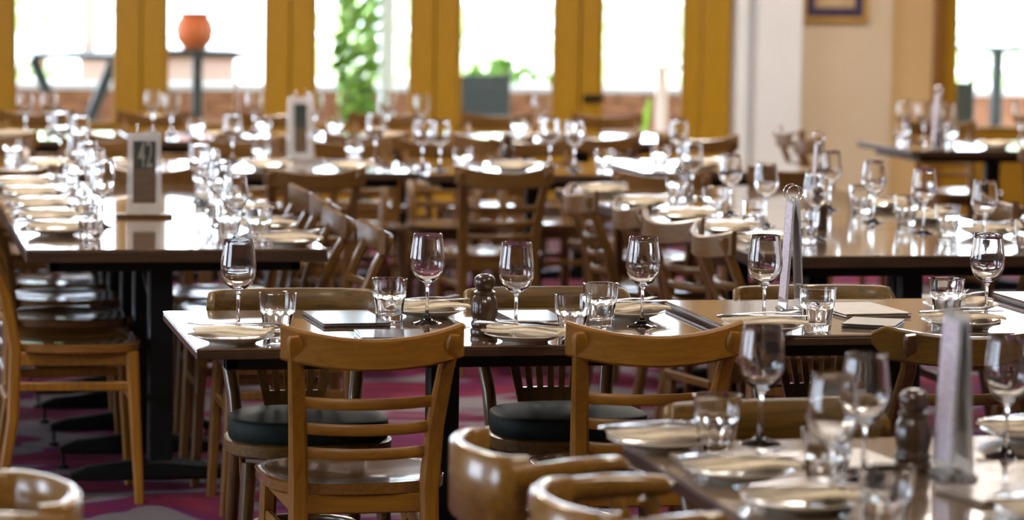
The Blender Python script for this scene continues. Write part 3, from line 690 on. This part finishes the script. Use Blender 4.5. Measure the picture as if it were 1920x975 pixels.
# right long table
for k, (wx, wy) in enumerate(((2.89, 8.91), (2.87, 9.37), (2.89, 9.85), (2.96, 10.58))): wine(wx, wy, '%s in left row of right long table' % od[k])
for k, (wx, wy) in enumerate(((2.815, 8.77), (2.775, 9.19), (2.81, 9.76), (2.86, 10.42))): tumb(wx, wy, '%s in left row of right long table' % od[k])
for k, (wx, wy) in enumerate(((3.31, 8.57), (3.31, 9.10), (3.28, 9.50), (3.30, 10.02))): wine(wx, wy, '%s in right row of right long table' % od[k])
for k, (wx, wy) in enumerate(((3.345, 8.50), (3.325, 9.06), (3.33, 9.46), (3.34, 9.95))): tumb(wx+(.05 if k == 0 else .03), wy-(.06 if k else .07), '%s in right row of right long table' % od[k])
for k, py in enumerate((8.62, 9.05, 9.55, 10.10, 10.7)): setting(2.665, py+.05, .05, '%s on left side of right long table' % od[k])
for k, py in enumerate((8.55, 9.0, 9.55, 10.05)): setting(3.49, py, .2, '%s on right side of right long table' % od[k])
# back tables
for wx, wy, w in ((.82, 12.62, 'far left pair, left one'), (.88, 12.33, 'far left pair, right one'), (1.52, 12.50, 'left of the tall white menu holder'), (2.14, 12.62, 'behind tumbler, right of tall menu holder'),
                  (2.31, 12.05, 'front one of pair, centre back table'), (2.25, 12.12, 'rear one of pair, centre back table'), (2.82, 12.28, 'left of a pair on back table'), (2.875, 12.07, 'right of a pair on back table'), (3.34, 12.16, 'on back table before the glazed door')): wine(wx, wy, w)
for wx, wy, w in ((1.62, 12.34, 'on back table, left of tall menu holder'), (2.03, 12.50, 'on back table, right of tall menu holder'), (2.39, 11.98, 'on centre back table beside pair of glasses'), (2.955, 11.88, 'alone at right end of back table'), (3.26, 12.15, 'on back table before glazed door'), (.62, 12.5, 'on back table at far left')): tumb(wx, wy, w)
for px_, py_, w in ((1.95, 12.05, 'at near edge of centre back table'), (2.62, 12.05, 'at near edge of back table with pair'), (1.62, 12.1, 'before the tall white menu holder'), (3.45, 12.2, 'on back table before the glazed door'), (.75, 12.1, 'on far left back table'), (1.1, 12.1, 'on left back table')): setting(px_, py_, .1, w)
# tables beside the windows
for wx, wy, w in ((.78, 14.50, 'by windows, first from left'), (.89, 14.52, 'by windows, second from left'), (1.41, 14.80, 'by windows, third, against timber'), (1.47, 14.50, 'by windows, fourth from left'), (1.89, 14.69, 'by windows, fifth from left'), (2.20, 14.74, 'by windows, sixth from left'),
                  (2.57, 14.80, 'by windows, before the vine'), (2.69, 14.52, 'tall against timber, centre back'), (3.3, 14.6, 'by windows, before fourth pane')): wine(wx, wy, w)
for wx, wy, w in ((1.56, 14.22, 'by windows, left'), (2.24, 14.37, 'by windows, middle'), (3.15, 14.4, 'by windows, right'), (3.05+.35, 14.3, 'by windows, farthest right'), (.6, 14.4, 'by windows, far left'), (1.9, 14.4, 'by windows, second from left')): tumb(wx, wy, w)
for px_, w in ((.7, 'by windows, first from left'), (1.7, 'by windows, second'), (2.45, 'by windows, third'), (3.3, 'by windows, fourth')): setting(px_, 14.32, .1, w, cut=False)
# far right table
wine(5.06, 14.22, 'on far right table, left of pair'); wine(5.10, 14.05, 'on far right table, faint'); wine(5.19, 13.98, 'on far right table before window frame'); tumb(5.16, 13.85, 'on far right table before window frame'); tumb(5.62, 13.8, 'on far right table, right')
tumb(4.97, 14.0, 'on far right table, left corner'); setting(5.36, 13.75, .1, 'on far right table', cut=False); wine(5.62, 14.1, 'on far right table, farthest right')

# ------------------------------------------------------------------ mills, menus, menu holders
def mill_proto():
    prof = [(0, 0), (.027, 0), (.0285, .003), (.0285, .014), (.0255, .018), (.0275, .024), (.0275, .030), (.0245, .034), (.024, .038), (.027, .048), (.0282, .060), (.0270, .074), (.0225, .086), (.0195, .090), (.0225, .0935), (.0225, .098), (.018, .101),
            (.0165, .104), (.0205, .110), (.0225, .118), (.0215, .127), (.0165, .134), (.008, .1375), (0, .138)]
    def mod(k, a): return 1+.018*cos(a*16) if 8 <= k <= 12 else 1
    prof = [(q*1.08, z) for q, z in prof]; r = empty('pepper_mill'); tag(r, 'x', 'pepper mill')
    build('body', lathe(prof[:17]+[(0, .101)], 64, mod=mod), mill_m, r, 50); build('turning_head', lathe([(0, .1012), (.0165, .1012)]+prof[17:], 32), mill_m, r, 50)
    return snapshot(r)
ML = mill_proto()
put(ML, (1.363, 6.562, .75), 0, 'turned dark wooden pepper mill in focus on the middle table', 'pepper mills')
m2 = put(ML, (1.690, 4.665, .75), 0, 'blurred dark wooden pepper mill on the foreground table', 'pepper mills')
put(ML, (3.02, 9.28, .75), 0, 'dark pepper mill beside the menu holder on right long table', 'pepper mills')
put(ML, (2.64, 12.30, .75), 0, 'dark pepper mill on the centre back table', 'pepper mills')
put(ML, (5.05, 13.72, .75), 0, 'small dark pepper mill on the far right table', 'pepper mills')
def booklet(label, loc, rz, w_, d, cov, page=None):
    r = empty('menu_booklet', loc, rz); tag(r, label, 'menu')
    build('cover', box(-w_/2, w_/2, -d/2, d/2, 0, .0035, .001), cov, r, 30); build('pages', box(-w_/2+.004, w_/2-.006, -d/2+.005, d/2-.005, .0035, .006), napkin_m, r, 0)
    build('top_cover', box(-w_/2, w_/2, -d/2, d/2, .006, .009, .001), cov, r, 30); return r
booklet('black leather menu lying between tumblers, left on middle table', (1.100, 6.865, .7505), .04, .155, .26, leather_m)
booklet('black menu mostly hidden behind the central ladder chair', (1.150, 6.54, .7505), -.05, .15, .15, leather_m)
booklet('black menu lying between pepper mill and tumbler', (1.540, 6.86, .7505), .03, .13, .22, leather_m)
booklet('brown menu lying flat on the raised table', (2.318, 6.80, .7685), .08, .165, .24, menu_brown_m)
booklet('dark menu overlapping the brown one, nearer the fan chair', (2.262, 6.53, .7685), -.5, .12, .15, leather_m)
booklet('blurred brown menu flat on the foreground table, left', (1.60, 4.76, .7505), .1, .16, .18, menu_brown_m)
booklet('blurred brown menu flat on the foreground table, bottom right', (1.76, 4.42, .7505), .2, .18, .14, menu_brown_m)
booklet('blurred pale menu at left edge of foreground table', (1.40, 4.80, .7505), .0, .15, .10, menu_brown_m)
def txt(s, size, m, parent, loc, sx):
    c = bpy.data.curves.new('numerals', 'FONT'); c.body = s; c.size = size; c.align_x = 'CENTER'; c.align_y = 'CENTER'; c.extrude = .0003; c.offset = .0006
    t = bpy.data.objects.new('tmp_text', c); COL.objects.link(t)
    dg = bpy.context.evaluated_depsgraph_get(); me = bpy.data.meshes.new_from_object(t.evaluated_get(dg)); bpy.data.objects.remove(t)
    me.materials.clear(); me.materials.append(m)
    o = bpy.data.objects.new('numerals', me); COL.objects.link(o); o.parent = parent; o.location = loc; o.rotation_euler = (pi/2, 0, 0); o.scale = (sx, 1, 1); return o
def holder(label, loc, rz, number=None, spread=.018, base=edge_m, bw=.09, cardm=None):
    """two clear leaves hinged by rings on a foot; leaves face -Y and +Y"""
    r = empty('menu_holder', loc, rz); tag(r, label, 'menu holder')
    H, W_ = .258, .053
    build('foot', box(-bw, bw, -.03, .03, 0, .012, .003), base, r, 30)
    for s in (-1, 1):
        y0, y1 = s*spread, s*.004
        b = bmesh.new(); P = [(-W_-.004, y0, .014), (W_+.004, y0, .014), (W_, y1, .014+H), (-W_, y1, .014+H)]
        f = [b.verts.new(p) for p in P]; k = [b.verts.new((p[0], p[1]+s*.003, p[2])) for p in P]
        b.faces.new(f[::-1]); b.faces.new(k)
        for q in range(4): b.faces.new([f[q], f[(q+1) % 4], k[(q+1) % 4], k[q]])
        lf_ = build('clear_leaf', b, acryl_m, r, 30)
        def at(u, t): return (u, s*.0036+(y0+(y1-y0)*t), .014+H*t)
        def quad(x0, x1, t0, t1, off):
            b = bmesh.new(); f = [b.verts.new(Vector(at(x, t))+Vector((0, s*off, 0))) for x, t in ((x0, t0), (x1, t0), (x1, t1), (x0, t1))]
            k = [b.verts.new(v.co+Vector((0, s*.0006, 0))) for v in f]; b.faces.new(f); b.faces.new(k[::-1])
            for q in range(4): b.faces.new([f[q], k[q], k[(q+1) % 4], f[(q+1) % 4]])
            return b
        if number:
            build('printed_card', quad(-.036, .036, .13, .90, .0), kraft_m, lf_, 0)
            build('dark_panel', quad(-.030, .033, .56, .885, .0007), card_m, lf_, 0)
            if s < 0: t = txt(number, .122, numeral_m, lf_, (.003, at(0, .725)[1]-.0022, at(0, .72)[2]), .40); t.rotation_euler.x = pi/2-.05
        elif cardm: build('printed_card', quad(-.044, .044, .08, .95, .0), cardm, lf_, 0)
        else:
            build('dark_panel', quad(-.028, .022, .50, .88, .0), card_m, lf_, 0); build('printed_card', quad(-.028, .022, .10, .50, .0), kraft_m, lf_, 0)
    for x in (-.025, .025):
        C = [(x+.0035*sin(a*.5), .019*sin(a), .014+H+.011+.019*cos(a)) for a in [2*pi*k/18 for k in range(19)]]
        build('wire_ring', sweep(C, .0024, .0024, side=(1, 0, 0), n=6, caps=False), chrome_m, r, 60)
    return r
holder('clear menu holder with number 42 card on left long table', (.905, 9.78, .75), -.05, '42', .016, wal_h, .092)
holder('edge-on wire ring menu holder on the raised middle table', (2.150, 6.80, .768), 1.44, None, .018, acryl_m, .042, print_m)
holder('blurred upright menu holder in the right foreground', (1.735, 4.60, .75), 1.50, None, .016, acryl_m, .05, print_m)
holder('tall white menu holder on the centre back table', (1.82, 12.62, .75), .12, None, .02, acryl_m, .10)
holder('narrow menu holder on right long table before the beige wall', (3.085, 9.50, .75), 1.35, None, .014, acryl_m, .05, print_m)
holder('narrow menu holder on far right table before the window frame', (5.01, 13.62, .75), 1.35, None, .014, acryl_m, .06, print_m)
holder('narrow menu holder on a table beside the second window', (1.78, 14.5, .75), 1.4, None, .014, acryl_m, .05, print_m)
bpy.context.view_layer.update()
